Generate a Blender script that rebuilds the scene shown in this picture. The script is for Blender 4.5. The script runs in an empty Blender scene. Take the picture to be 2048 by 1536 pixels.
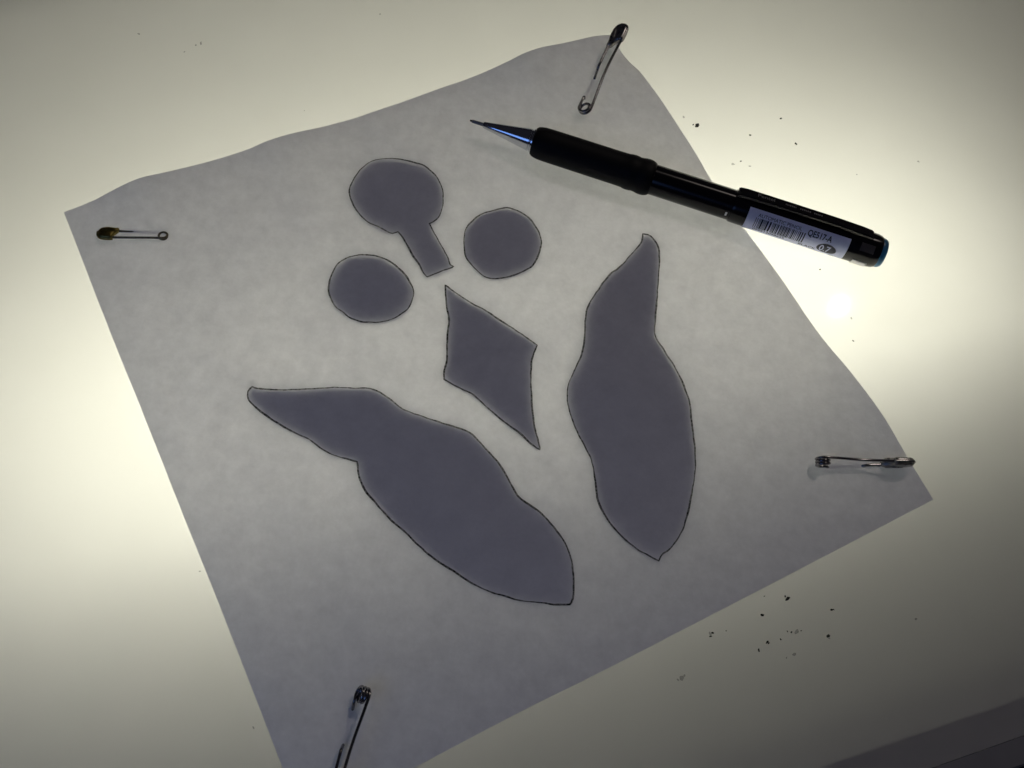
import bpy, bmesh, math, random
from mathutils import Vector, Matrix, noise

# ------------------------------------------------------------------ camera, world, lamps, exposure
MM = 0.001
SC = bpy.context.scene
COL = SC.collection
random.seed(7)

cam = bpy.data.cameras.new('camera')
cam.sensor_fit = 'HORIZONTAL'
cam.sensor_width = 36.0
cam.lens = 36.53
cam.clip_start = 0.01
cam.clip_end = 50.0
cam_ob = bpy.data.objects.new('camera', cam)
COL.objects.link(cam_ob)
PITCH, ROLL = math.radians(63.22685), math.radians(13.26953)
_f = Vector((0, math.cos(PITCH), -math.sin(PITCH)))
_r0 = Vector((1, 0, 0))
_u0 = _r0.cross(_f)
_r = _r0 * math.cos(ROLL) + _u0 * math.sin(ROLL)
_u = _u0 * math.cos(ROLL) - _r0 * math.sin(ROLL)
cam_ob.matrix_world = Matrix(((_r.x, _u.x, -_f.x, 0), (_r.y, _u.y, -_f.y, 0), (_r.z, _u.z, -_f.z, 0.28465), (0, 0, 0, 1)))
SC.camera = cam_ob

world = bpy.data.worlds.new('World')
SC.world = world
world.use_nodes = True
wbg = world.node_tree.nodes['Background']
wbg.inputs['Color'].default_value = (0.75, 0.75, 1.0, 1)
wbg.inputs['Strength'].default_value = 0.016

def lamp(name, kind, energy, color, loc, target=None, **kw):
    d = bpy.data.lights.new(name, kind)
    d.energy = energy
    d.color = color
    for k, v in kw.items():
        setattr(d, k, v)
    o = bpy.data.objects.new(name, d)
    COL.objects.link(o)
    o.location = loc
    if target is not None:
        o.rotation_euler = (Vector(target) - Vector(loc)).to_track_quat('-Z', 'Y').to_euler()
    return o

# the room's bulb, whose mirror image shows on the acrylic and whose light throws the pins' shadows
lamp('room_bulb', 'POINT', 15.0, (1.0, 0.88, 0.80), (0.595, 1.193, 1.417), shadow_soft_size=0.006)
# the cold window light behind the photographer
lamp('window_light', 'AREA', 0.24, (0.21, 0.40, 1.0), (-0.24, -0.22, 0.33), (-0.02, 0.15, 0.0), shape='RECTANGLE', size=0.26, size_y=0.20)

SC.view_settings.view_transform = 'Standard'
SC.view_settings.look = 'None'
SC.view_settings.exposure = 0.0
SC.view_settings.gamma = 1.0
SC.view_settings.use_curve_mapping = False
SC.cycles.max_bounces = 14
SC.cycles.diffuse_bounces = 8
SC.cycles.transmission_bounces = 10
SC.cycles.transparent_max_bounces = 16
SC.cycles.sample_clamp_indirect = 6.0

# ------------------------------------------------------------------ measured outlines, millimetres on the panel plane
OUTLINES = {
    'keyhole': [(-60.9,213.3),(-58.2,214.6),(-55.7,215.1),(-52.5,215.4),(-49.3,215.4),(-46.4,215.3),(-43.7,214.1),(-41.0,212.3),(-39.1,210.1),(-37.3,207.1),(-36.2,203.5),(-35.8,200.2),(-35.8,197.0),(-36.9,194.5),(-38.4,192.9),(-36.1,190.0),(-32.8,186.0),(-29.8,182.4),(-28.0,179.4),(-26.9,179.0),(-29.8,176.6),(-32.3,174.5),(-34.1,173.0),(-35.4,173.9),(-37.4,176.5),(-40.0,179.0),(-42.8,182.4),(-45.5,185.4),(-47.3,186.9),(-48.8,185.9),(-50.6,186.1),(-53.8,187.1),(-57.5,187.9),(-60.1,189.5),(-62.4,191.5),(-64.2,193.6),(-65.5,195.5),(-66.5,197.6),(-66.8,200.5),(-66.3,204.6),(-65.5,207.6),(-64.1,210.5),(-62.6,212.3)],
    'oval': [(-57.0,174.9),(-53.8,175.9),(-50.8,176.0),(-48.0,175.6),(-44.5,174.1),(-41.4,172.2),(-39.0,169.7),(-37.0,166.9),(-36.6,164.1),(-37.0,160.5),(-38.7,157.6),(-40.7,155.3),(-43.9,153.3),(-47.0,152.3),(-50.6,151.8),(-54.1,152.5),(-56.3,153.7),(-59.0,155.1),(-61.2,157.6),(-62.5,160.1),(-63.2,163.0),(-63.1,166.6),(-62.5,169.7),(-60.3,172.9)],
    'round': [(-14.9,206.5),(-12.5,206.4),(-9.5,205.6),(-6.4,203.8),(-4.3,201.5),(-2.6,199.3),(-1.3,195.6),(-1.2,191.9),(-1.7,188.6),(-2.7,185.8),(-5.3,183.0),(-8.6,180.3),(-12.8,178.3),(-15.8,178.0),(-17.9,178.8),(-20.6,180.6),(-23.6,183.4),(-25.0,186.5),(-26.1,190.5),(-26.4,193.7),(-25.7,196.6),(-23.6,200.5),(-21.0,203.0),(-17.8,205.1)],
    'kite': [(-27.9,171.7),(-24.0,169.8),(-18.9,167.6),(-13.6,166.0),(-6.4,162.9),(0.1,160.3),(4.9,158.1),(4.4,155.0),(4.4,151.2),(5.1,146.8),(6.3,141.8),(7.4,137.2),(9.3,131.3),(11.3,127.0),(12.6,123.9),(11.5,124.2),(8.7,125.6),(5.4,127.7),(0.6,129.8),(-4.3,132.5),(-7.7,134.6),(-11.0,136.4),(-13.7,137.1),(-17.2,138.0),(-20.4,139.0),(-21.0,141.9),(-21.1,145.7),(-22.1,150.0),(-23.2,155.7),(-23.7,159.5),(-25.4,163.8),(-26.8,167.9)],
    'long_leaf': [(-74.7,122.2),(-71.9,122.1),(-63.8,124.0),(-56.9,126.2),(-51.4,128.1),(-46.0,129.2),(-41.8,130.3),(-38.7,130.1),(-34.7,128.6),(-30.0,126.4),(-24.7,125.6),(-18.5,125.0),(-13.3,124.6),(-9.1,124.0),(-6.2,122.3),(-2.6,119.7),(1.0,117.1),(4.3,113.6),(7.6,109.6),(10.1,107.3),(14.9,105.4),(18.2,103.4),(21.7,100.7),(24.7,97.8),(27.0,94.4),(28.5,90.8),(29.7,86.1),(30.3,81.9),(29.7,80.1),(25.8,79.2),(20.7,78.6),(16.1,78.0),(11.8,78.2),(7.0,78.5),(1.5,79.8),(-3.2,81.6),(-8.3,83.3),(-13.8,85.9),(-19.4,89.3),(-25.1,92.4),(-31.0,96.6),(-34.2,99.1),(-36.5,102.2),(-38.5,106.7),(-41.3,106.9),(-44.8,107.0),(-48.4,107.7),(-53.5,109.9),(-57.8,110.9),(-63.3,112.5),(-67.3,114.0),(-71.4,115.9),(-74.6,118.1),(-75.3,120.5)],
    'upright_leaf': [(31.0,208.6),(33.7,208.5),(36.4,205.7),(37.7,201.5),(38.5,194.4),(39.2,186.7),(39.8,179.0),(40.6,171.7),(43.8,167.4),(48.2,162.0),(51.4,157.2),(54.6,150.8),(55.8,145.6),(57.3,139.8),(58.7,133.3),(59.3,128.3),(59.2,121.6),(58.8,115.1),(57.7,108.4),(55.1,102.9),(53.1,100.4),(52.4,98.4),(48.3,99.6),(44.8,100.8),(38.9,104.5),(34.9,108.4),(32.1,112.7),(30.3,118.7),(28.2,124.4),(25.2,128.5),(21.5,133.7),(18.9,138.4),(17.4,142.6),(16.9,147.2),(18.0,153.1),(19.1,159.1),(19.0,163.2),(18.1,170.5),(17.9,175.6),(19.8,182.2),(22.6,189.6),(25.7,194.0),(29.1,200.9),(31.0,205.1)],
}
TOP_EDGE = [(-150.1,165.9,0.9),(-143.2,171.4,2.0),(-139.7,174.2,3.2),(-135.9,177.2,4.7),(-133.0,179.5,5.6),(-129.6,182.3,5.9),(-124.9,186.1,5.0),(-118.8,191.0,4.0),(-113.4,195.3,3.5),(-108.1,199.6,3.2),(-102.5,204.0,3.5),(-97.7,207.9,4.5),(-93.2,211.5,4.6),(-87.6,216.0,4.0),(-82.9,219.8,3.0),(-73.8,227.1,2.2),(-67.8,231.9,2.5),(-59.8,238.3,2.8),(-52.7,244.1,3.3),(-46.9,248.7,3.8),(-40.6,253.8,4.0),(-33.8,259.2,5.1),(-27.4,264.3,6.8),(-22.6,268.2,8.3),(-17.0,272.7,8.5),(-10.7,277.7,7.3),(-4.4,282.8,6.4),(1.0,287.2,5.4),(5.6,290.8,3.6),(8.4,291.3,2.6)]
RIGHT_EDGE = [(8.4,291.3,2.6),(10.8,285.6,2.0),(14.6,281.9,1.4),(19.0,278.2,2.1),(22.6,273.7,3.0),(28.1,267.0,3.2),(33.0,260.8,3.0),(39.2,253.1,2.6),(45.3,245.5,1.9),(51.2,237.9,0.9),(64.9,220.9,0.9),(78.8,203.8,1.7),(92.7,186.5,1.6),(102.9,173.7,4.1),(110.9,163.7,5.2),(115.9,157.5,5.0),(122.4,149.4,3.5),(132.1,137.3,1.9)]
LEFT_EDGE = [(-150.1,165.9,0.9),(-120.8,129.2,1.2),(-102.7,107.1,1.2),(-80.8,80.0,1.2),(-62.2,57.2,1.2),(-34.5,22.5,1.2),(-25.1,10.8,1.2)]
BOTTOM_EDGE = [(132.1,137.3,1.9),(48.6,69.8,1.2),(23.5,50.1,1.2),(-0.6,30.4,1.2),(-25.1,10.8,1.2)]
CRUMBS_PENCIL = [(38.0,263.7,1.19,0),(43.2,261.3,2.54,1),(41.8,261.3,1.02,1),(72.9,273.7,1.02,1),(62.6,262.7,1.02,1),(79.3,263.7,1.53,1),(60.5,250.0,0.85,1),(57.9,247.8,1.36,0),(63.9,248.7,1.19,0),(124.3,268.8,1.36,0),(102.2,256.2,0.68,0),(92.0,212.2,0.85,1),(104.9,187.4,0.85,1),(103.8,195.9,1.19,0)]
CRUMBS_BELOW = [(91.0,96.9,2.03,1),(90.2,97.3,0.85,1),(84.2,95.9,0.68,1),(84.1,90.3,1.19,1),(103.9,96.6,1.02,1),(104.5,96.8,0.68,1),(70.6,82.0,1.02,1),(70.2,80.9,1.02,1),(70.0,81.6,1.53,0),(74.4,83.5,0.51,1),(86.3,83.1,1.36,1),(86.7,82.8,0.85,1),(84.1,80.2,1.19,1),(90.0,84.7,0.68,1),(94.4,87.9,2.37,0),(95.6,88.5,0.68,1),(92.9,87.5,0.85,1),(91.7,87.4,0.68,1),(103.4,88.8,1.36,1),(103.8,88.2,0.85,0),(94.1,81.3,1.36,0),(92.1,79.9,0.85,0),(63.7,67.7,1.69,0),(62.8,67.0,1.02,0),(64.4,68.6,1.02,0),(128.6,99.7,1.02,0)]
CRUMBS_FAR = [(-155.2,243.5,1.02,0),(-133.7,245.7,1.86,0),(-135.1,244.5,0.85,0),(-137.8,240.5,0.85,0),(-90.9,227.5,0.68,0),(-77.9,278.4,0.85,0)]
CRUMBS_SIDE = [(-71.2,65.9,0.68,0),(-44.5,30.0,1.02,0)]

# ------------------------------------------------------------------ helpers
def V(*a):
    return Vector(a)

def tag(o, label=None, cat=None, group=None, kind=None):
    if label: o['label'] = label
    if cat: o['category'] = cat
    if group: o['group'] = group
    if kind: o['kind'] = kind
    return o

def thing(name, loc, label, cat, group=None):
    o = bpy.data.objects.new(name, None)
    o.empty_display_size = 0.01
    COL.objects.link(o)
    o.location = Vector(loc) * MM
    o['origin_mm'] = list(loc)
    return tag(o, label, cat, group)

def mesh_obj(name, verts, faces, mats, parent=None, origin=(0, 0, 0), smooth=False, face_mats=None):
    """verts in world millimetres; origin = the mm point that the object's location stands for"""
    o3 = Vector(origin)
    me = bpy.data.meshes.new(name)
    me.from_pydata([(Vector(v) - o3) * MM for v in verts], [], faces)
    mats = mats if isinstance(mats, (list, tuple)) else [mats]
    for m in mats:
        me.materials.append(m)
    if smooth:
        me.polygons.foreach_set('use_smooth', [True] * len(me.polygons))
    if face_mats:
        me.polygons.foreach_set('material_index', face_mats)
    me.update()
    o = bpy.data.objects.new(name, me)
    COL.objects.link(o)
    if parent:
        o.parent = parent
    else:
        o.location = o3 * MM
    return o

def recalc(o):
    bm = bmesh.new()
    bm.from_mesh(o.data)
    bmesh.ops.recalc_face_normals(bm, faces=bm.faces)
    bm.to_mesh(o.data)
    bm.free()

def sharp(o, deg=35):
    """smooth faces, but keep edges sharper than deg"""
    me = o.data
    me.polygons.foreach_set('use_smooth', [True] * len(me.polygons))
    me.set_sharp_from_angle(angle=math.radians(deg))

def catmull(pts, closed, step):
    n = len(pts)
    out = []
    rng = range(n) if closed else range(n - 1)
    for i in rng:
        if closed:
            p0, p1, p2, p3 = pts[(i - 1) % n], pts[i], pts[(i + 1) % n], pts[(i + 2) % n]
        else:
            p0, p1, p2, p3 = pts[max(i - 1, 0)], pts[i], pts[i + 1], pts[min(i + 2, n - 1)]
        k = max(1, int((p2 - p1).length / step))
        for j in range(k):
            t = j / k
            out.append(0.5 * ((2 * p1) + (p2 - p0) * t + (2 * p0 - 5 * p1 + 4 * p2 - p3) * t * t + (3 * p1 - p0 - 3 * p2 + p3) * t ** 3))
    if not closed:
        out.append(pts[-1].copy())
    return out

def smooth_outline(pts, step=0.7, corner=48):
    """closed outline: Catmull-Rom between corners, corners kept sharp"""
    P = [Vector(p).to_2d() for p in pts]
    n = len(P)
    cs = []
    for i in range(n):
        a, b = P[i] - P[i - 1], P[(i + 1) % n] - P[i]
        if abs(a.angle_signed(b)) > math.radians(corner):
            cs.append(i)
    if not cs:
        return catmull(P, True, step)
    out = []
    for k, i in enumerate(cs):
        j = cs[(k + 1) % len(cs)]
        seg = [P[(i + m) % n] for m in range(((j - i) % n or n) + 1)]
        out += catmull(seg, False, step)[:-1]
    return out

def tube(path, radius, sides=10):
    """verts, faces of a capped tube along a polyline; radius number or list"""
    n = len(path)
    rad = radius if isinstance(radius, (list, tuple)) else [radius] * n
    vs, fs = [], []
    t0 = (path[1] - path[0]).normalized()
    ref = V(0, 0, 1) if abs(t0.z) < 0.9 else V(1, 0, 0)
    nrm = t0.cross(ref).normalized()
    for i in range(n):
        t = (path[min(i + 1, n - 1)] - path[max(i - 1, 0)]).normalized()
        nrm = (nrm - t * nrm.dot(t)).normalized()
        b = t.cross(nrm)
        for k in range(sides):
            a = 2 * math.pi * k / sides
            vs.append(path[i] + (nrm * math.cos(a) + b * math.sin(a)) * rad[i])
    for i in range(n - 1):
        for k in range(sides):
            k2 = (k + 1) % sides
            fs.append((i * sides + k, i * sides + k2, (i + 1) * sides + k2, (i + 1) * sides + k))
    fs.append(tuple(reversed(range(sides))))
    fs.append(tuple((n - 1) * sides + k for k in range(sides)))
    return vs, fs

# ------------------------------------------------------------------ materials
def new_mat(name):
    m = bpy.data.materials.new(name)
    m.use_nodes = True
    nt = m.node_tree
    nt.nodes.clear()
    out = nt.nodes.new('ShaderNodeOutputMaterial')
    return m, nt, out

def N(nt, kind, **kw):
    n = nt.nodes.new(kind)
    for k, v in kw.items():
        n.inputs[k].default_value = v
    return n

def coords(nt):
    return N(nt, 'ShaderNodeTexCoord').outputs['Object']

def noise_ramp(nt, scale, lo, hi, c0, c1, detail=4.0, rough=0.55, vec=None):
    t = N(nt, 'ShaderNodeTexNoise', Scale=scale, Detail=detail, Roughness=rough)
    nt.links.new(vec or coords(nt), t.inputs['Vector'])
    r = nt.nodes.new('ShaderNodeValToRGB')
    r.color_ramp.elements[0].position, r.color_ramp.elements[1].position = lo, hi
    r.color_ramp.elements[0].color = (*c0, 1)
    r.color_ramp.elements[1].color = (*c1, 1)
    nt.links.new(t.outputs['Fac'], r.inputs['Fac'])
    return r.outputs['Color'], t.outputs['Fac']

def principled(name, color, rough=0.5, metallic=0.0, var=0.12, scale=600.0, bump=0.0, coat=0.0, ior=1.45, rough_var=0.08, spec=0.5, aniso=0.0):
    m, nt, out = new_mat(name)
    p = nt.nodes.new('ShaderNodeBsdfPrincipled')
    c0 = tuple(c * (1 - var) for c in color)
    c1 = tuple(min(1, c * (1 + var)) for c in color)
    col, fac = noise_ramp(nt, scale, 0.3, 0.7, c0, c1)
    nt.links.new(col, p.inputs['Base Color'])
    mr = N(nt, 'ShaderNodeMapRange')
    mr.inputs['To Min'].default_value = max(0.02, rough - rough_var)
    mr.inputs['To Max'].default_value = min(1, rough + rough_var)
    nt.links.new(fac, mr.inputs['Value'])
    nt.links.new(mr.outputs['Result'], p.inputs['Roughness'])
    p.inputs['Metallic'].default_value = metallic
    p.inputs['IOR'].default_value = ior
    p.inputs['Coat Weight'].default_value = coat
    p.inputs['Specular IOR Level'].default_value = spec
    if aniso:
        p.inputs['Anisotropic'].default_value = aniso
        tg = nt.nodes.new('ShaderNodeTangent')
        tg.direction_type = 'RADIAL'
        tg.axis = 'X'
        p.inputs['Anisotropic Rotation'].default_value = 0.25
        nt.links.new(tg.outputs[0], p.inputs['Tangent'])
    if bump:
        b = N(nt, 'ShaderNodeBump', Strength=bump, Distance=0.0001)
        nt.links.new(fac, b.inputs['Height'])
        nt.links.new(b.outputs['Normal'], p.inputs['Normal'])
    nt.links.new(p.outputs['BSDF'], out.inputs['Surface'])
    return m

def mat_opal():
    """opal acrylic: scatters the light from below and mirrors the room faintly"""
    m, nt, out = new_mat('opal_acrylic')
    tr = nt.nodes.new('ShaderNodeBsdfTranslucent')
    col, _ = noise_ramp(nt, 45, 0.3, 0.7, (0.475, 0.465, 0.415), (0.49, 0.48, 0.43), detail=2)
    nt.links.new(col, tr.inputs['Color'])
    df = N(nt, 'ShaderNodeBsdfDiffuse', Color=(0.235, 0.225, 0.225, 1))
    add = nt.nodes.new('ShaderNodeAddShader')
    nt.links.new(tr.outputs[0], add.inputs[0])
    nt.links.new(df.outputs[0], add.inputs[1])
    gl = N(nt, 'ShaderNodeBsdfGlossy', Roughness=0.022, Color=(1, 1, 1, 1))
    fr = N(nt, 'ShaderNodeFresnel', IOR=1.49)
    mx = nt.nodes.new('ShaderNodeMixShader')
    nt.links.new(fr.outputs[0], mx.inputs['Fac'])
    nt.links.new(add.outputs[0], mx.inputs[1])
    nt.links.new(gl.outputs[0], mx.inputs[2])
    nt.links.new(mx.outputs[0], out.inputs['Surface'])
    return m

def mat_clear():
    m, nt, out = new_mat('clear_acrylic')
    t = N(nt, 'ShaderNodeBsdfTransparent', Color=(0.96, 0.97, 0.94, 1))
    nt.links.new(t.outputs[0], out.inputs['Surface'])
    return m

def mat_emit(name, color, strength):
    m, nt, out = new_mat(name)
    e = N(nt, 'ShaderNodeEmission', Color=(*color, 1), Strength=strength)
    nt.links.new(e.outputs[0], out.inputs['Surface'])
    return m

def mat_paper():
    """thin parchment: cloudy fibre density changes how much light comes through"""
    m, nt, out = new_mat('parchment')
    co = coords(nt)
    c1, f1 = noise_ramp(nt, 300, 0.30, 0.72, (0.136, 0.138, 0.149), (0.236, 0.239, 0.256), detail=6, rough=0.72, vec=co)
    tr = nt.nodes.new('ShaderNodeBsdfTranslucent')
    nt.links.new(c1, tr.inputs['Color'])
    c2, f2 = noise_ramp(nt, 34, 0.3, 0.7, (0.062, 0.061, 0.06), (0.082, 0.081, 0.078), detail=3, vec=co)
    tp = nt.nodes.new('ShaderNodeBsdfTransparent')
    nt.links.new(c2, tp.inputs['Color'])
    c3, f3 = noise_ramp(nt, 130, 0.3, 0.7, (0.55, 0.545, 0.56), (0.61, 0.605, 0.615), detail=4, vec=co)
    df = nt.nodes.new('ShaderNodeBsdfDiffuse')
    nt.links.new(c3, df.inputs['Color'])
    b = N(nt, 'ShaderNodeBump', Strength=0.25, Distance=0.0004)
    nt.links.new(f1, b.inputs['Height'])
    nt.links.new(b.outputs['Normal'], df.inputs['Normal'])
    a1 = nt.nodes.new('ShaderNodeAddShader')
    a2 = nt.nodes.new('ShaderNodeAddShader')
    nt.links.new(tr.outputs[0], a1.inputs[0])
    nt.links.new(tp.outputs[0], a1.inputs[1])
    nt.links.new(a1.outputs[0], a2.inputs[0])
    nt.links.new(df.outputs[0], a2.inputs[1])
    nt.links.new(a2.outputs[0], out.inputs['Surface'])
    return m

def mat_graphite():
    m, nt, out = new_mat('graphite_line')
    df = N(nt, 'ShaderNodeBsdfDiffuse', Color=(0.035, 0.034, 0.036, 1))
    tp = N(nt, 'ShaderNodeBsdfTransparent', Color=(1, 1, 1, 1))
    col, _ = noise_ramp(nt, 1500, 0.34, 0.66, (0.97, 0.97, 0.97), (0.6, 0.6, 0.6), detail=3)
    mx = nt.nodes.new('ShaderNodeMixShader')
    nt.links.new(col, mx.inputs['Fac'])
    nt.links.new(tp.outputs[0], mx.inputs[1])
    nt.links.new(df.outputs[0], mx.inputs[2])
    nt.links.new(mx.outputs[0], out.inputs['Surface'])
    return m

def mat_crumb(name, color, see):
    m, nt, out = new_mat(name)
    df = N(nt, 'ShaderNodeBsdfDiffuse')
    col, _ = noise_ramp(nt, 1800, 0.3, 0.7, tuple(c * 0.6 for c in color), color)
    nt.links.new(col, df.inputs['Color'])
    tp = N(nt, 'ShaderNodeBsdfTransparent', Color=(1, 1, 1, 1))
    mx = N(nt, 'ShaderNodeMixShader', Fac=see)
    nt.links.new(df.outputs[0], mx.inputs[1])
    nt.links.new(tp.outputs[0], mx.inputs[2])
    nt.links.new(mx.outputs[0], out.inputs['Surface'])
    return m

M = {
    'opal': mat_opal(), 'clear': mat_clear(), 'paper': mat_paper(), 'graphite': mat_graphite(),
    'tube': mat_emit('glowing_tube', (1.0, 0.99, 0.92), 15.6),
    'housing': principled('grey_housing_plastic', (0.17, 0.165, 0.17), 0.45, var=0.06, scale=80),
    'base': principled('white_reflector', (0.27, 0.27, 0.26), 0.6, var=0.04, scale=60),
    'table': principled('dark_table', (0.012, 0.011, 0.012), 0.5, var=0.3, scale=20),
    'card': principled('dark_card', (0.030, 0.028, 0.032), 0.8, var=0.2, scale=300),
    'steel': principled('dark_nickel_wire', (0.27, 0.26, 0.26), 0.2, 1.0, var=0.25, scale=900),
    'clasp': principled('dark_nickel_clasp', (0.30, 0.29, 0.28), 0.28, 1.0, var=0.3, scale=700, bump=0.15),
    'brass': principled('tarnished_brass', (0.24, 0.19, 0.06), 0.36, 1.0, var=0.35, scale=700, bump=0.15),
    'bronze': principled('tarnished_wire', (0.16, 0.14, 0.10), 0.33, 1.0, var=0.3, scale=900),
    'chrome': principled('polished_tip', (0.62, 0.64, 0.68), 0.13, 1.0, var=0.04, scale=300, rough_var=0.03),
    'lead_sleeve': principled('dull_tip_tube', (0.16, 0.16, 0.17), 0.4, 0.9, var=0.15),
    'rubber': principled('black_rubber', (0.003, 0.0027, 0.0036), 0.6, var=0.25, scale=1200, bump=0.2, spec=0.2),
    'gloss': principled('black_gloss_plastic', (0.004, 0.0035, 0.0045), 0.25, var=0.2, scale=200, rough_var=0.02, spec=0.4, aniso=0.85),
    'clip': principled('black_clip_plastic', (0.006, 0.0055, 0.006), 0.22, var=0.2, scale=300, rough_var=0.04),
    'teal': principled('teal_end_plastic', (0.03, 0.16, 0.30), 0.32, var=0.08),
    'eraser_shade': principled('shaded_eraser', (0.06, 0.052, 0.05), 0.3, var=0.08),  # pale eraser in the unlit upper slot, its shade put into the colour
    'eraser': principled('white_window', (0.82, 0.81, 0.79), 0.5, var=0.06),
    'sticker': principled('blue_lit_sticker', (0.60, 0.63, 0.84), 0.35, var=0.03, scale=300),  # white label; the blue cast of the cold light is put into the colour
    'ink': principled('dark_blue_ink', (0.012, 0.014, 0.035), 0.5, var=0.2),
    'greyprint': principled('grey_print', (0.16, 0.16, 0.16), 0.45, var=0.2),
    'crumb_dark': mat_crumb('graphite_crumb', (0.035, 0.033, 0.03), 0.18),
    'crumb_pale': mat_crumb('rubber_crumb', (0.10, 0.095, 0.085), 0.80),
    'socket': principled('white_socket_plastic', (0.6, 0.6, 0.58), 0.4, var=0.05),
}

# ------------------------------------------------------------------ table and light box
mesh_obj('tabletop', [(-2500, -2500, -128), (2500, -2500, -128), (2500, 2500, -128), (-2500, 2500, -128)], [(0, 1, 2, 3)], M['table'])['kind'] = 'structure'

BA = math.radians(29.15)
EU, EV = V(math.cos(BA), math.sin(BA), 0), V(-math.sin(BA), math.cos(BA), 0)
def bx(u, v, z):
    return EU * u + EV * v + V(0, 0, z)

U0, U1, V0, V1 = -180.0, 372.0, -13.3, 328.0        # the acrylic's edges in the box's own axes
box = thing('light_box', bx((U0 + U1) / 2, (V0 + V1) / 2, -128), 'shallow light box with a glowing opal white acrylic top under the paper', 'light box')
BO = Vector(box['origin_mm'])

TH = 5.0
pv = [bx(u, v, z) for z in (-TH, 0) for u, v in ((U0, V0), (U1, V0), (U1, V1), (U0, V1))]
pf = [(3, 2, 1, 0), (4, 5, 6, 7), (0, 1, 5, 4), (1, 2, 6, 5), (2, 3, 7, 6), (3, 0, 4, 7)]
mesh_obj('acrylic_panel', pv, pf, [M['opal'], M['clear']], box, BO, face_mats=[1, 0, 0, 0, 0, 0])

def wall(name, a, b, inward, w_in, length_axis):
    """L-section rail: a ledge under the acrylic and a rim flush with it. a, b = panel edge corners; inward = unit vector"""
    prof = [(0.12, 0.0), (0.12, -TH - 0.05), (-w_in, -TH - 0.05), (-w_in, -124.9), (7.2, -124.9), (7.2, -0.6), (6.6, 0.0)]
    n = len(prof)
    vs = [p - inward * o + V(0, 0, z) for p in (a, b) for o, z in prof]
    fs = [tuple(range(n)), tuple(reversed(range(n, 2 * n)))] + [(i, (i + 1) % n, n + (i + 1) % n, n + i) for i in range(n)]
    o = mesh_obj(name, vs, fs, M['housing'], box, BO)
    recalc(o)
    return o

LEDGE = 19.0
BAFFLE_V, BAFFLE_Z = 117.0, -63.0
wall('side_rail', bx(U0 - 7.2, V0, 0), bx(U1 + 7.2, V0, 0), EV, LEDGE, 'u')
wall('side_rail', bx(U0 - 7.2, V1, 0), bx(U1 + 7.2, V1, 0), -EV, LEDGE, 'u')
wall('end_rail', bx(U0, V0 + LEDGE + 0.05, 0), bx(U0, V1 - LEDGE - 0.05, 0), EU, LEDGE, 'v')
wall('end_rail', bx(U1, V0 + LEDGE + 0.05, 0), bx(U1, V1 - LEDGE - 0.05, 0), -EU, LEDGE, 'v')
bv = [bx(u, v, z) for z in (-128, -125) for u, v in ((U0 - 7.2, V0 - 7.2), (U1 + 7.2, V0 - 7.2), (U1 + 7.2, V1 + 7.2), (U0 - 7.2, V1 + 7.2))]
mesh_obj('base_plate', bv, pf, M['base'], box, BO)

TU0, TU1, TV, TZ, TR = -84.0, 246.0, 133.0, -82.0, 13.0
vs, fs = tube([bx(TU0 + (TU1 - TU0) * i / 8, TV, TZ) for i in range(9)], TR, 20)
tb = mesh_obj('fluorescent_tube', vs, fs, M['tube'], box, BO, smooth=True)
for u, s in ((TU0, -1), (TU1, 1)):
    vs, fs = tube([bx(u + s * 0.2, TV, TZ), bx(u + s * 12, TV, TZ)], TR + 0.6, 20)
    mesh_obj('end_cap', vs, fs, M['steel'], tb, BO)
    sv = [bx(u + s * (13 + a), TV + b, z) for z in (-125, -74) for a, b in ((0, -14), (10, -14), (10, 14), (0, 14))]
    o = mesh_obj('tube_socket', sv, pf, M['socket'], box, BO)
    recalc(o)

# an added, unseen baffle beside the tube, shaped to keep direct light off the near half of the acrylic
gv = [bx(u, v, z + (0 if z < -120 else (u - 95) * 0.021)) for z in (-125, BAFFLE_Z) for u, v in ((U0 + LEDGE + 1, 95), (U1 - LEDGE - 1, 95), (U1 - LEDGE - 1, BAFFLE_V), (U0 + LEDGE + 1, BAFFLE_V))]
mesh_obj('added_baffle', gv, pf, M['base'], box, BO)

# ------------------------------------------------------------------ the parchment sheet
PENCIL_TIP, PENCIL_END = V(-34.4, 233.8, 7.4), V(111.4, 220.0, 6.0)
AX = (PENCIL_END - PENCIL_TIP).normalized()
SIDE = AX.cross(V(0, 0, 1)).normalized()
UP = SIDE.cross(AX)

def resample(pts, n):
    P = catmull([Vector(p) for p in pts], False, 0.8)
    L = [0.0]
    for a, b in zip(P, P[1:]):
        L.append(L[-1] + (b - a).length)
    out, k = [], 0
    for i in range(n + 1):
        s = L[-1] * i / n
        while k < len(L) - 2 and L[k + 1] < s:
            k += 1
        t = (s - L[k]) / max(1e-9, L[k + 1] - L[k])
        out.append(P[k].lerp(P[k + 1], min(1, max(0, t))))
    return out

NG = 150
E_T = resample(TOP_EDGE, NG)
E_B = resample(list(reversed(BOTTOM_EDGE)), NG)
E_L = resample(LEFT_EDGE, NG)
E_R = resample(RIGHT_EDGE, NG)
BASE_Z = 1.55

def pencil_limit(x, y, z):
    d = V(x, y, 0) - V(PENCIL_TIP.x, PENCIL_TIP.y, 0)
    s = d.dot(V(AX.x, AX.y, 0))
    q = abs(d.dot(V(SIDE.x, SIDE.y, 0)))
    if s < 4 or s > 112:
        return z
    lim = 0.55 + (q / 13.0) ** 2 * 2.2 + max(0, (30 - s) / 26.0) * 1.5
    return min(z, lim) if lim < z else z

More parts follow.
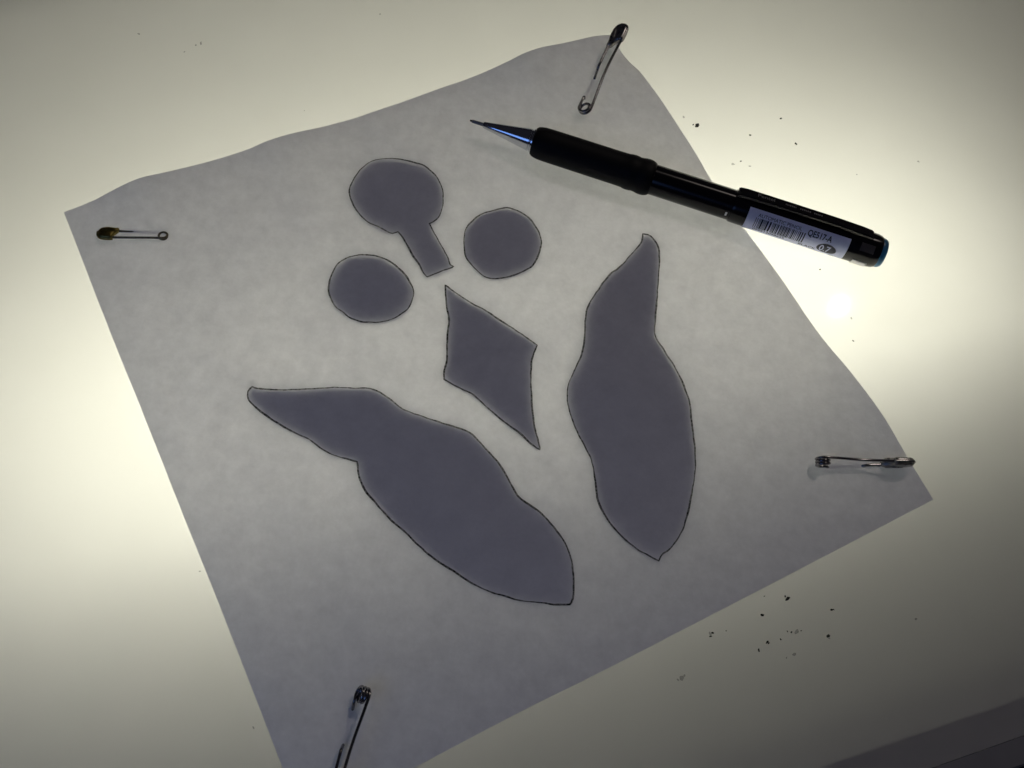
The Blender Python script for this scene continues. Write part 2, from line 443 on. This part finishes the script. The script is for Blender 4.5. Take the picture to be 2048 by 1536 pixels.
PG = []
for j in range(NG + 1):
    v = j / NG
    row = []
    for i in range(NG + 1):
        u = i / NG
        p = (E_T[i] * (1 - v) + E_B[i] * v) + (E_L[j] * (1 - u) + E_R[j] * u) \
            - (E_T[0] * (1 - u) * (1 - v) + E_T[NG] * u * (1 - v) + E_B[0] * (1 - u) * v + E_B[NG] * u * v)
        ft, fr = math.exp(-v * 199 / 17), math.exp(-(1 - u) * 203 / 14)
        fl, fb = math.exp(-u * 203 / 14), math.exp(-(1 - v) * 199 / 14)
        z = BASE_Z + (E_T[i].z - BASE_Z) * ft + (E_R[j].z - BASE_Z) * fr * (1 - ft) \
            + (E_L[j].z - BASE_Z) * fl * (1 - ft) + (E_B[i].z - BASE_Z) * fb * (1 - fr)
        inner = (1 - ft) * (1 - fr) * (1 - fl) * (1 - fb)
        z += inner * 0.6 * noise.noise(V(p.x / 34, p.y / 34, 3.1))
        p = V(p.x, p.y, max(0.52, z))
        p.z = pencil_limit(p.x, p.y, p.z)
        row.append(p)
    PG.append(row)

from mathutils.bvhtree import BVHTree
pverts = [p for row in PG for p in row]
W1 = NG + 1
pfaces = [(j * W1 + i, (j + 1) * W1 + i, (j + 1) * W1 + i + 1, j * W1 + i + 1) for j in range(NG) for i in range(NG)]
_bvh = BVHTree.FromPolygons(pverts, pfaces)
def paper_z(x, y, default=0.0):
    hit = _bvh.ray_cast(V(x, y, 60), V(0, 0, -1))
    return hit[0].z if hit[0] else default

PO = V(-8.3, 152.1, 0)
sheet = thing('parchment_sheet', PO, 'square translucent whitish parchment sheet with traced shapes lying on the light box', 'paper')
mesh_obj('sheet', pverts, pfaces, M['paper'], sheet, PO, smooth=True)

# dark cut-out templates that lie under the sheet, and the pencil lines traced round them
TEMPLATES = {
    'keyhole': ('keyhole_cutout', 'dark cutout of a round head on a rectangular stem, under the parchment', 'cutout'),
    'oval': ('oval_cutout', 'dark oval cutout under the parchment, between the rectangular stem and the slanting leaf', 'cutout'),
    'round': ('round_cutout', 'dark nearly round cutout under the parchment, between the stemmed head and the pencil', 'cutout'),
    'kite': ('kite_cutout', 'dark four-cornered kite cutout under the parchment, between the two leaf shapes', 'cutout'),
    'long_leaf': ('leaf_cutout', 'dark slanting leaf cutout with long narrow tapering end, broadest shape under the parchment', 'cutout'),
    'upright_leaf': ('leaf_cutout', 'dark leaf cutout with small hooked tip under the parchment, pointing at the pencil', 'cutout'),
}
def line_strip(pts, seed, width):
    """a hand-drawn closed line lying on the sheet"""
    n = len(pts)
    vs, fs = [], []
    for i, p in enumerate(pts):
        t = (pts[(i + 1) % n] - pts[i - 1])
        if t.length < 1e-6:
            t = V(1, 0)
        t.normalize()
        nr = V(t.y, -t.x)
        wob = noise.noise(V(p.x / 2.6, p.y / 2.6, seed)) * 0.16
        w = width * (0.85 + 0.55 * noise.noise(V(p.x / 9, p.y / 9, seed + 5.3)) + 0.25 * noise.noise(V(p.x / 1.1, p.y / 1.1, seed + 9)))
        w = max(0.17, w)
        for s in (-1, 1):
            q = p + nr * (wob + s * w * 0.5)
            vs.append((q.x, q.y, paper_z(q.x, q.y, BASE_Z) + 0.03))
    for i in range(n):
        j = (i + 1) % n
        fs.append((2 * i, 2 * i + 1, 2 * j + 1, 2 * j))
    return vs, fs

for k, (key, pts) in enumerate(OUTLINES.items()):
    nm, lab, cat = TEMPLATES[key]
    sm = smooth_outline(pts)
    n = len(sm)
    c = sum((Vector(p) for p in sm), V(0, 0)) / n
    # card, cut a hair inside the traced line
    inner = []
    for i, p in enumerate(sm):
        t = (sm[(i + 1) % n] - sm[i - 1]).normalized()
        inner.append(p + V(-t.y, t.x) * (0.0))
    tv = [(p.x, p.y, z) for z in (0.02, 0.34) for p in inner]
    tf = [tuple(range(n, 2 * n)), tuple(reversed(range(n)))] + [(i, (i + 1) % n, n + (i + 1) % n, n + i) for i in range(n)]
    o = mesh_obj(nm, tv, tf, M['card'], None, (c.x, c.y, 0))
    recalc(o)
    tag(o, lab, cat, None)
    vs, fs = line_strip(sm, 10.0 * k, 0.56)
    ln = mesh_obj('pencil_line', vs, fs, M['graphite'], sheet, PO)

# ------------------------------------------------------------------ mechanical pencil
def pp(x, th, r):
    a = math.radians(th)
    return PENCIL_TIP + AX * x + (UP * math.cos(a) + SIDE * math.sin(a)) * r

PEO = V(PENCIL_TIP.x, PENCIL_TIP.y, 0) + V(AX.x, AX.y, 0) * 62
pencil = thing('mechanical_pencil', PEO, 'black mechanical pencil with barcode sticker and metal tip, lying across the parchment edge', 'pencil')

def lathe(name, prof, mat, parent=None, seg=48, smooth_deg=40):
    vs, fs = [], []
    n = len(prof)
    for x, r in prof:
        for k in range(seg):
            vs.append(pp(x, 360.0 * k / seg, r))
    for i in range(n - 1):
        for k in range(seg):
            k2 = (k + 1) % seg
            fs.append((i * seg + k, i * seg + k2, (i + 1) * seg + k2, (i + 1) * seg + k))
    fs.append(tuple(range(seg)))
    fs.append(tuple((n - 1) * seg + k for k in range(seg)))
    o = mesh_obj(name, vs, fs, mat, parent or pencil, PEO)
    recalc(o)
    sharp(o, smooth_deg)
    return o

lathe('lead', [(0.0, 0.3), (1.9, 0.36)], M['graphite'], seg=16)
lathe('lead_sleeve', [(0.7, 0.5), (1.0, 0.56), (5.2, 0.62)], M['lead_sleeve'], seg=24)
lathe('metal_cone', [(4.8, 0.95), (5.2, 1.12), (9, 1.72), (13, 2.40), (17, 3.08), (20.5, 3.66), (21.4, 3.80), (21.6, 3.62), (22.0, 3.62), (22.2, 4.05), (23.6, 4.2)], M['chrome'], seg=64, smooth_deg=25)
gp = [(22.6, 3.9), (22.7, 4.45), (23.3, 4.95), (24.2, 5.25), (25.6, 5.48), (28, 5.55)]
x = 29.0
while x < 54.5:
    gp.append((x, 5.55 + 0.10 * math.sin((x - 28) / 27 * math.pi * 0.5)))
    x += 1.6
gp += [(55.4, 5.70), (56.2, 5.88), (57.2, 5.98), (58.2, 5.92), (59.2, 5.76), (60.2, 5.85), (61.2, 6.06), (62.4, 6.12), (63.4, 6.02), (64.3, 5.72), (64.9, 5.35), (65.1, 5.0)]
lathe('grip', gp, M['rubber'], seg=64, smooth_deg=60)
lathe('barrel', [(64.6, 5.05), (65.0, 5.12), (78, 5.16), (92, 5.2), (95, 5.2)], M['gloss'], seg=64)
upper = lathe('upper_sleeve', [(93.0, 5.2), (93.1, 5.42), (93.5, 5.58), (94.2, 5.63), (110, 5.72), (130, 5.78), (140, 5.78), (142.2, 5.70), (143.4, 5.50), (144.1, 5.15), (144.2, 4.6)], M['gloss'], seg=64)
lathe('end_cap', [(143.6, 4.5), (143.9, 5.0), (144.6, 5.02), (145.4, 4.85), (146.0, 4.45), (146.3, 3.6), (146.4, 1.5)], M['teal'], seg=48)

def curved_patch(name, x0, x1, t0, t1, r, mat, parent, nx=2, nt=14, thick=0.05, round_mm=0.0):
    """a thin piece wrapped on the round barrel; t in degrees, with thickness"""
    vs, fs = [], []
    for rr in (r, r + thick):
        for i in range(nx + 1):
            for j in range(nt + 1):
                xx = x0 + (x1 - x0) * i / nx
                vs.append(pp(xx, t0 + (t1 - t0) * j / nt, rr))
    A = (nx + 1) * (nt + 1)
    idx = lambda l, i, j: l * A + i * (nt + 1) + j
    for i in range(nx):
        for j in range(nt):
            fs.append((idx(1, i, j), idx(1, i + 1, j), idx(1, i + 1, j + 1), idx(1, i, j + 1)))
            fs.append((idx(0, i, j + 1), idx(0, i + 1, j + 1), idx(0, i + 1, j), idx(0, i, j)))
    for i in range(nx):
        fs.append((idx(0, i, 0), idx(0, i + 1, 0), idx(1, i + 1, 0), idx(1, i, 0)))
        fs.append((idx(1, i, nt), idx(1, i + 1, nt), idx(0, i + 1, nt), idx(0, i, nt)))
    for j in range(nt):
        fs.append((idx(1, 0, j), idx(1, 0, j + 1), idx(0, 0, j + 1), idx(0, 0, j)))
        fs.append((idx(0, nx, j), idx(0, nx, j + 1), idx(1, nx, j + 1), idx(1, nx, j)))
    o = mesh_obj(name, vs, fs, mat, parent, PEO)
    recalc(o)
    sharp(o, 40)
    return o

R_ST = 5.80
ST0, ST1, TH0, TH1 = 98.4, 133.2, 26.0, 140.0
sticker = curved_patch('sticker', ST0, ST1, TH0, TH1, R_ST, M['sticker'], pencil, nx=6, nt=24, thick=0.06)
R_PR = R_ST + 0.06 + 0.035

def wrap(name, polys, mat, parent=None):
    """polys: (verts 2d, faces) in sticker mm, x along the pencil, y down from the sticker's upper edge"""
    vs, fs = [], []
    for pv_, pf_ in polys:
        o = len(vs)
        for x_, y_ in pv_:
            vs.append(pp(ST0 + x_, TH0 + math.degrees(y_ / R_ST), R_PR))
        fs += [tuple(o + q for q in f) for f in pf_]
    ob = mesh_obj(name, vs, fs, mat, parent or sticker, PEO)
    return ob

def text_poly(body, size, x, y, stretch=1.0, shear=0.0, bold=0.0):
    """flat outline of a text as (verts, faces); y is the baseline, growing downwards"""
    cu = bpy.data.curves.new('t', 'FONT')
    cu.body = body
    cu.size = size
    cu.resolution_u = 3
    cu.offset = bold
    cu.shear = shear
    ob = bpy.data.objects.new('t', cu)
    COL.objects.link(ob)
    bpy.context.view_layer.update()
    me = bpy.data.meshes.new_from_object(ob.evaluated_get(bpy.context.evaluated_depsgraph_get()))
    bm = bmesh.new()
    bm.from_mesh(me)
    ys = [v.co.y for v in bm.verts]
    yy = min(ys) + 0.3
    while yy < max(ys):
        bmesh.ops.bisect_plane(bm, geom=bm.verts[:] + bm.edges[:] + bm.faces[:], plane_co=(0, yy, 0), plane_no=(0, 1, 0))
        yy += 0.3
    bm.to_mesh(me)
    bm.free()
    res = ([(x + v.co.x * stretch, y - v.co.y) for v in me.vertices], [tuple(p.vertices) for p in me.polygons])
    bpy.data.objects.remove(ob)
    bpy.data.curves.remove(cu)
    bpy.data.meshes.remove(me)
    return res

def rect_poly(x0, y0, x1, y1, n=14):
    vs = [(x_, y0 + (y1 - y0) * i / n) for i in range(n + 1) for x_ in (x0, x1)]
    return vs, [(2 * i, 2 * i + 1, 2 * i + 3, 2 * i + 2) for i in range(n)]

wrap('printed_text', [text_poly('AUTOMATIC PENCIL', 1.7, 3.4, 2.35, 0.95)], M['ink'])
wrap('printed_text', [text_poly('QE517-A', 2.9, 20.6, 3.15, 0.75, bold=0.06)], M['ink'])
wrap('printed_text', [text_poly('072512098625', 1.5, 3.2, 8.05, 1.25, bold=0.02)], M['ink'])
wrap('printed_text', [text_poly('BLACK', 1.75, 19.2, 8.35, 1.15, bold=0.03)], M['ink'])
bars = []
rb = random.Random(31)
xb = 3.0
while xb < 20.0:
    w = rb.choice((0.2, 0.2, 0.4, 0.4, 0.6))
    bars.append(rect_poly(xb, 2.7, xb + w, 6.7))
    xb += w + rb.choice((0.17, 0.17, 0.3, 0.42))
wrap('barcode', bars, M['ink'])
ov, of = [(0.0, 0.0)], [(0, 1 + k, 1 + (k + 1) % 40) for k in range(40)]
for q in range(1, 9):
    ov += [(3.3 * q / 8 * math.cos(2 * math.pi * k / 40), 2.15 * q / 8 * math.sin(2 * math.pi * k / 40)) for k in range(40)]
    if q > 1:
        of += [(1 + (q - 2) * 40 + k, 1 + (q - 1) * 40 + k, 1 + (q - 1) * 40 + (k + 1) % 40, 1 + (q - 2) * 40 + (k + 1) % 40) for k in range(40)]
wrap('printed_oval', [([(28.5 + a, 6.1 + b) for a, b in ov], of)], M['ink'])
R_PR += 0.03
wrap('printed_text', [text_poly('0.7', 3.7, 26.1, 7.35, 0.82, bold=0.05)], M['sticker'])
R_PR -= 0.03
ring = [(0.75 * s * math.cos(2 * math.pi * k / 24), 0.75 * s * math.sin(2 * math.pi * k / 24)) for k in range(24) for s in (1, 0.8)]
wrap('printed_text', [([(31.2 + a, 9.5 + b) for a, b in ring], [(2 * k, 2 * k + 1, (2 * k + 3) % 48, (2 * k + 2) % 48) for k in range(24)]), text_poly('R', 0.9, 30.9, 9.8)], M['ink'])

# two window slots near the end onto the pale eraser; the upper one's shade is put into its colour
curved_patch('window_or_glint', 136.9, 141.6, 24, 52, 5.70, M['eraser_shade'], pencil, nx=3, nt=8, thick=0.10)
curved_patch('window_or_glint', 136.4, 141.2, 94, 140, 5.70, M['eraser'], pencil, nx=3, nt=8, thick=0.3)
curved_patch('window_or_glint', 91.4, 92.0, 72, 88, 5.16, M['eraser'], pencil, nx=1, nt=4, thick=0.08)  # tiny raised mark, no slot; its glint is put into the pale colour

# pocket clip
CT = -14.0
def clip_box(name, prof, half_w, mat, parent):
    """prof: list of (x, r_low, r_high) along the pencil at angle CT; constant half width, rounded top"""
    a = math.radians(CT)
    rad = UP * math.cos(a) + SIDE * math.sin(a)
    tan = SIDE * math.cos(a) - UP * math.sin(a)
    sec = ((-1, 0), (-1, 0.7), (-0.8, 1), (0.8, 1), (1, 0.7), (1, 0))
    vs, fs = [], []
    n = len(sec)
    for x_, lo, hi in prof:
        for s, t in sec:
            vs.append(PENCIL_TIP + AX * x_ + tan * (s * half_w) + rad * (lo + (hi - lo) * t))
    for i in range(len(prof) - 1):
        for k in range(n):
            k2 = (k + 1) % n
            fs.append((i * n + k, i * n + k2, (i + 1) * n + k2, (i + 1) * n + k))
    fs.append(tuple(range(n)))
    fs.append(tuple((len(prof) - 1) * n + k for k in range(n)))
    o = mesh_obj(name, vs, fs, mat, parent, PEO)
    recalc(o)
    sharp(o, 30)
    return o, rad, tan
clip, RAD, TAN = clip_box('clip', [(93.2, 5.5, 6.3), (93.8, 5.5, 6.75), (96, 5.6, 7.0), (112, 6.1, 7.05), (128, 6.1, 7.0), (136, 5.4, 6.8), (139.2, 5.3, 6.5), (140.0, 5.3, 6.1)], 2.1, M['clip'], pencil)
tv, tf = text_poly('Pentel', 2.2, 0, 0, 1.1, bold=0.01)
def clip_print(poly, x0, off):
    vs_, fs_ = poly
    return mesh_obj('clip_lettering', [PENCIL_TIP + AX * (x0 + x_) + TAN * (off + y_) + RAD * 7.09 for x_, y_ in vs_], fs_, M['greyprint'], clip, PEO)
clip_print((tv, tf), 99.5, 0.75)
dash = []
xd = 0.0
for wd in (3.6, 3.4, 3.0):
    dash.append((xd, wd))
    xd += wd + 1.4
dv, df_ = [], []
rd = random.Random(4)
for x0_, wd in dash:
    xx = x0_
    while xx < x0_ + wd:
        w_ = rd.uniform(0.22, 0.5)
        o_ = len(dv)
        dv += [(xx, -0.35), (xx + w_, -0.35), (xx + w_, 0.35), (xx, 0.35)]
        df_.append((o_, o_ + 1, o_ + 2, o_ + 3))
        xx += w_ + rd.uniform(0.15, 0.3)
clip_print((dv, df_), 109.2, 0.2)

# ------------------------------------------------------------------ safety pins
def safety_pin(label, C, E, across, t1, t2, wire_mat, clasp_mat, wire_r=0.42, width=2.5, coil_r=1.9, bow=1.0, clasp_len=9.0, under=0.75, turns=2.5, flip=1, group='safety pins fastened through the parchment'):
    C, E = Vector(C), Vector(E)
    X = (E - C).normalized()
    Y = Vector(across)
    Y = (Y - X * Y.dot(X)).normalized()
    Nn = X.cross(Y) * flip
    L = (E - C).length
    low = min(C.z, E.z)
    org = V((C.x + E.x) / 2, (C.y + E.y) / 2, 0)
    org.z = paper_z(org.x, org.y, 0)
    root = thing('safety_pin', org, label, 'safety pin', group)
    P = lambda x_, y_, n_: C + X * x_ + Y * y_ + Nn * n_
    hw = width
    ch = wire_r * 1.06 * turns
    path = []
    # fixed arm, from inside the clasp back to the coil
    n = 26
    for i in range(n):
        t = i / (n - 1)
        x_ = (L - 2.2) * (1 - t)
        y_ = -hw * (1 - t) - coil_r * t + bow * math.sin(math.pi * min(1, max(0, (t - 0.06) / 0.9))) ** 1.5
        path.append(P(x_, y_, -ch * t))
    # coil
    seg = int(turns * 28)
    for i in range(1, seg):
        t = i / seg
        a = -math.pi / 2 - t * turns * 2 * math.pi
        path.append(P(coil_r * math.cos(a), coil_r * math.sin(a), -ch + 2 * ch * t))
    # sharp arm, dipping under the sheet between the two piercings
    n = 46
    for i in range(n):
        t = i / (n - 1)
        x_ = (L - clasp_len * 0.45) * t
        y_ = coil_r * (1 - t) + (hw - 0.5) * t
        p = P(x_, y_, ch * (1 - 0.75 * t))
        if t1 - 0.1 < t < t2 + 0.1:
            k = min(1, max(0, (t - t1 + 0.05) / 0.1)) * min(1, max(0, (t2 + 0.05 - t) / 0.1))
            k = k * k * (3 - 2 * k)
            pz = paper_z(p.x, p.y, BASE_Z) - under
            p.z = p.z * (1 - k) + max(0.5, pz) * k
        path.append(p)
    nrad = [wire_r] * len(path)
    for q in range(5):
        nrad[-1 - q] = wire_r * (0.35 + 0.13 * q)
    vs, fs = tube(path, nrad, 10)
    w = mesh_obj('wire', vs, fs, wire_mat, root, org, smooth=True)
    # clasp: a folded sheet cap
    f = hw / 2.5
    k = clasp_len / 9.0
    ol = [(-6.6 * k, -3.0 * f), (-2.6 * k, -3.1 * f), (-1.0 * k, -2.5 * f), (-0.15 * k, -1.2 * f), (0.05 * k, 0.1 * f), (-0.5 * k, 1.5 * f), (-1.7 * k, 2.5 * f), (-3.6 * k, 2.95 * f),
          (-6.2 * k, 2.85 * f), (-8.2 * k, 2.6 * f), (-9.2 * k, 2.75 * f), (-9.5 * k, 2.0 * f), (-9.0 * k, 1.0 * f), (-8.1 * k, 0.2 * f), (-7.3 * k, -0.8 * f), (-6.9 * k, -1.9 * f)]
    pts = catmull([V(*q) for q in ol], True, 0.45)
    m = len(pts)
    cxy = V(-4.6 * k, 0.1)
    th = 1.15 * min(1.1, f + 0.1)
    layers = ((-th, 0.80), (-th * 0.85, 0.92), (-th * 0.45, 1.0), (th * 0.45, 1.0), (th * 0.85, 0.92), (th, 0.80))
    vs, fs = [], []
    for nn, s in layers:
        for q in pts:
            r_ = cxy + (q - cxy) * s
            vs.append(P(L + r_.x, r_.y, nn))
    for a in range(len(layers) - 1):
        for i in range(m):
            j = (i + 1) % m
            fs.append((a * m + i, a * m + j, (a + 1) * m + j, (a + 1) * m + i))
    fs.append(tuple(reversed(range(m))))
    fs.append(tuple((len(layers) - 1) * m + i for i in range(m)))
    cl = mesh_obj('clasp', vs, fs, clasp_mat, root, org)
    recalc(cl)
    sharp(cl, 50)
    # the rolled seam where the sheet folds over the fixed arm
    vs, fs = tube(catmull([P(L - 7.0 * k, -2.75 * f, 0), P(L - 3.0 * k, -2.85 * f, 0), P(L - 1.2 * k, -2.3 * f, 0), P(L - 0.3 * k, -0.9 * f, 0), P(L - 0.25 * k, 0.4 * f, 0)], False, 0.4), 0.62, 10)
    mesh_obj('rolled_edge', vs, fs, clasp_mat, cl, org, smooth=True)
    # folded lip on both faces
    for sgn in (-1, 1):
        lip = [V(-8.9 * k, 1.2 * f), V(-7.4 * k, 0.35 * f), V(-4.2 * k, 0.6 * f), V(-2.2 * k, 1.2 * f), V(-3.6 * k, 2.1 * f), V(-6.2 * k, 2.1 * f), V(-8.6 * k, 2.0 * f)]
        lp = catmull(lip, True, 0.5)
        m2 = len(lp)
        cc = V(-5.6 * k, 1.3 * f)
        vs = [P(L + q.x, q.y, sgn * th * 0.8) for q in lp] + [P(L + (cc + (q - cc) * 0.8).x, (cc + (q - cc) * 0.8).y, sgn * (th + 0.22)) for q in lp]
        fs = [(i, (i + 1) % m2, m2 + (i + 1) % m2, m2 + i) for i in range(m2)] + [tuple(range(m2, 2 * m2)), tuple(reversed(range(m2)))]
        o = mesh_obj('lip', vs, fs, clasp_mat, cl, org)
        recalc(o)
        sharp(o, 50)
    return root

safety_pin('steel safety pin standing on edge by the parchment corner facing away from the pencil tip', (96.4, 139.7, 4.9), (123.9, 146.2, 5.4), (0.24, 0.30, -0.92), 0.10, 0.56, M['steel'], M['clasp'], bow=1.5, wire_r=0.44, flip=-1)
safety_pin('long steel safety pin with big dark clasp over the lifted parchment corner above the pencil', (2.6, 252.0, 6.0), (9.2, 289.2, 11.5), (-1, 0.10, -0.62), 0.17, 0.52, M['steel'], M['clasp'], wire_r=0.5, width=2.3, bow=0.9, clasp_len=10.0, under=0.9, turns=1.5)
safety_pin('small tarnished brass safety pin lying flat near a parchment corner, farthest from the pencil', (-117.3, 164.9, 2.5), (-136.5, 160.5, 2.7), (-0.2, 1, -0.12), 0.13, 0.46, M['bronze'], M['brass'], wire_r=0.36, width=1.75, coil_r=1.3, bow=0.0, clasp_len=6.0, under=0.75, turns=1.5)
safety_pin('dark steel safety pin on edge, coil towards the broad leaf end, away from the pencil', (-19.2, 43.4, 4.7), (-19.9, 14.8, 5.1), (-0.42, 0.0, -0.9), 0.12, 0.54, M['steel'], M['clasp'], bow=1.0, flip=-1)

# ------------------------------------------------------------------ crumbs on the acrylic
def crumb_mesh(seed):
    r = random.Random(seed)
    bm = bmesh.new()
    bmesh.ops.create_icosphere(bm, subdivisions=2, radius=1.0)
    sx, sy, sz = 1.0, r.uniform(0.4, 0.8), r.uniform(0.25, 0.45)
    off = V(r.uniform(-50, 50), r.uniform(-50, 50), 0)
    for v in bm.verts:
        k = 1 + 0.75 * noise.noise(v.co * 1.3 + off) + 0.35 * noise.noise(v.co * 3.1 + off)
        v.co = V(v.co.x * sx * k, v.co.y * sy * k, v.co.z * sz * k)
    zmin = min(v.co.z for v in bm.verts)
    for v in bm.verts:
        v.co.z -= zmin
    me = bpy.data.meshes.new('crumb')
    bm.to_mesh(me)
    bm.free()
    return me

shapes = {d: [] for d in (0, 1)}
for d, mt in ((1, M['crumb_dark']), (0, M['crumb_pale'])):
    for s in range(5):
        me = crumb_mesh(100 * d + s)
        me.materials.append(mt)
        shapes[d].append(me)

def crumbs(data, lab_dark, lab_pale, grp):
    for i, (x_, y_, s, d) in enumerate(data):
        o = bpy.data.objects.new('crumb', shapes[d][i % 5])
        COL.objects.link(o)
        o.location = V(x_, y_, 0.02) * MM
        k = s * 0.39 * MM
        o.scale = (k, k, min(k, 0.5 * MM))
        o.rotation_euler = (0, 0, random.uniform(0, 6.28))
        tag(o, lab_dark if d else lab_pale, 'crumb', grp + (' dark' if d else ' pale'))

crumbs(CRUMBS_PENCIL, 'tiny dark crumb on the bright acrylic beside the sticker end of the pencil', 'tiny pale crumb on the bright acrylic beside the sticker end of the pencil', 'crumbs around the pencil')
crumbs(CRUMBS_BELOW, 'tiny dark crumb on the dim acrylic off the sheet edge below the hook-tipped leaf', 'tiny pale crumb on the dim acrylic off the sheet edge below the hook-tipped leaf', 'crumbs below the sheet')
crumbs(CRUMBS_FAR, 'tiny dark crumb', 'tiny pale crumb on the acrylic beyond the rippled sheet edge', 'crumbs beyond the rippled edge')
crumbs(CRUMBS_SIDE, 'tiny dark crumb', 'tiny pale crumb on the acrylic along the straight sheet edge by the long leaf tip', 'crumbs along the straight edge')
for o in list(SC.objects):
    if 'origin_mm' in o:
        del o['origin_mm']
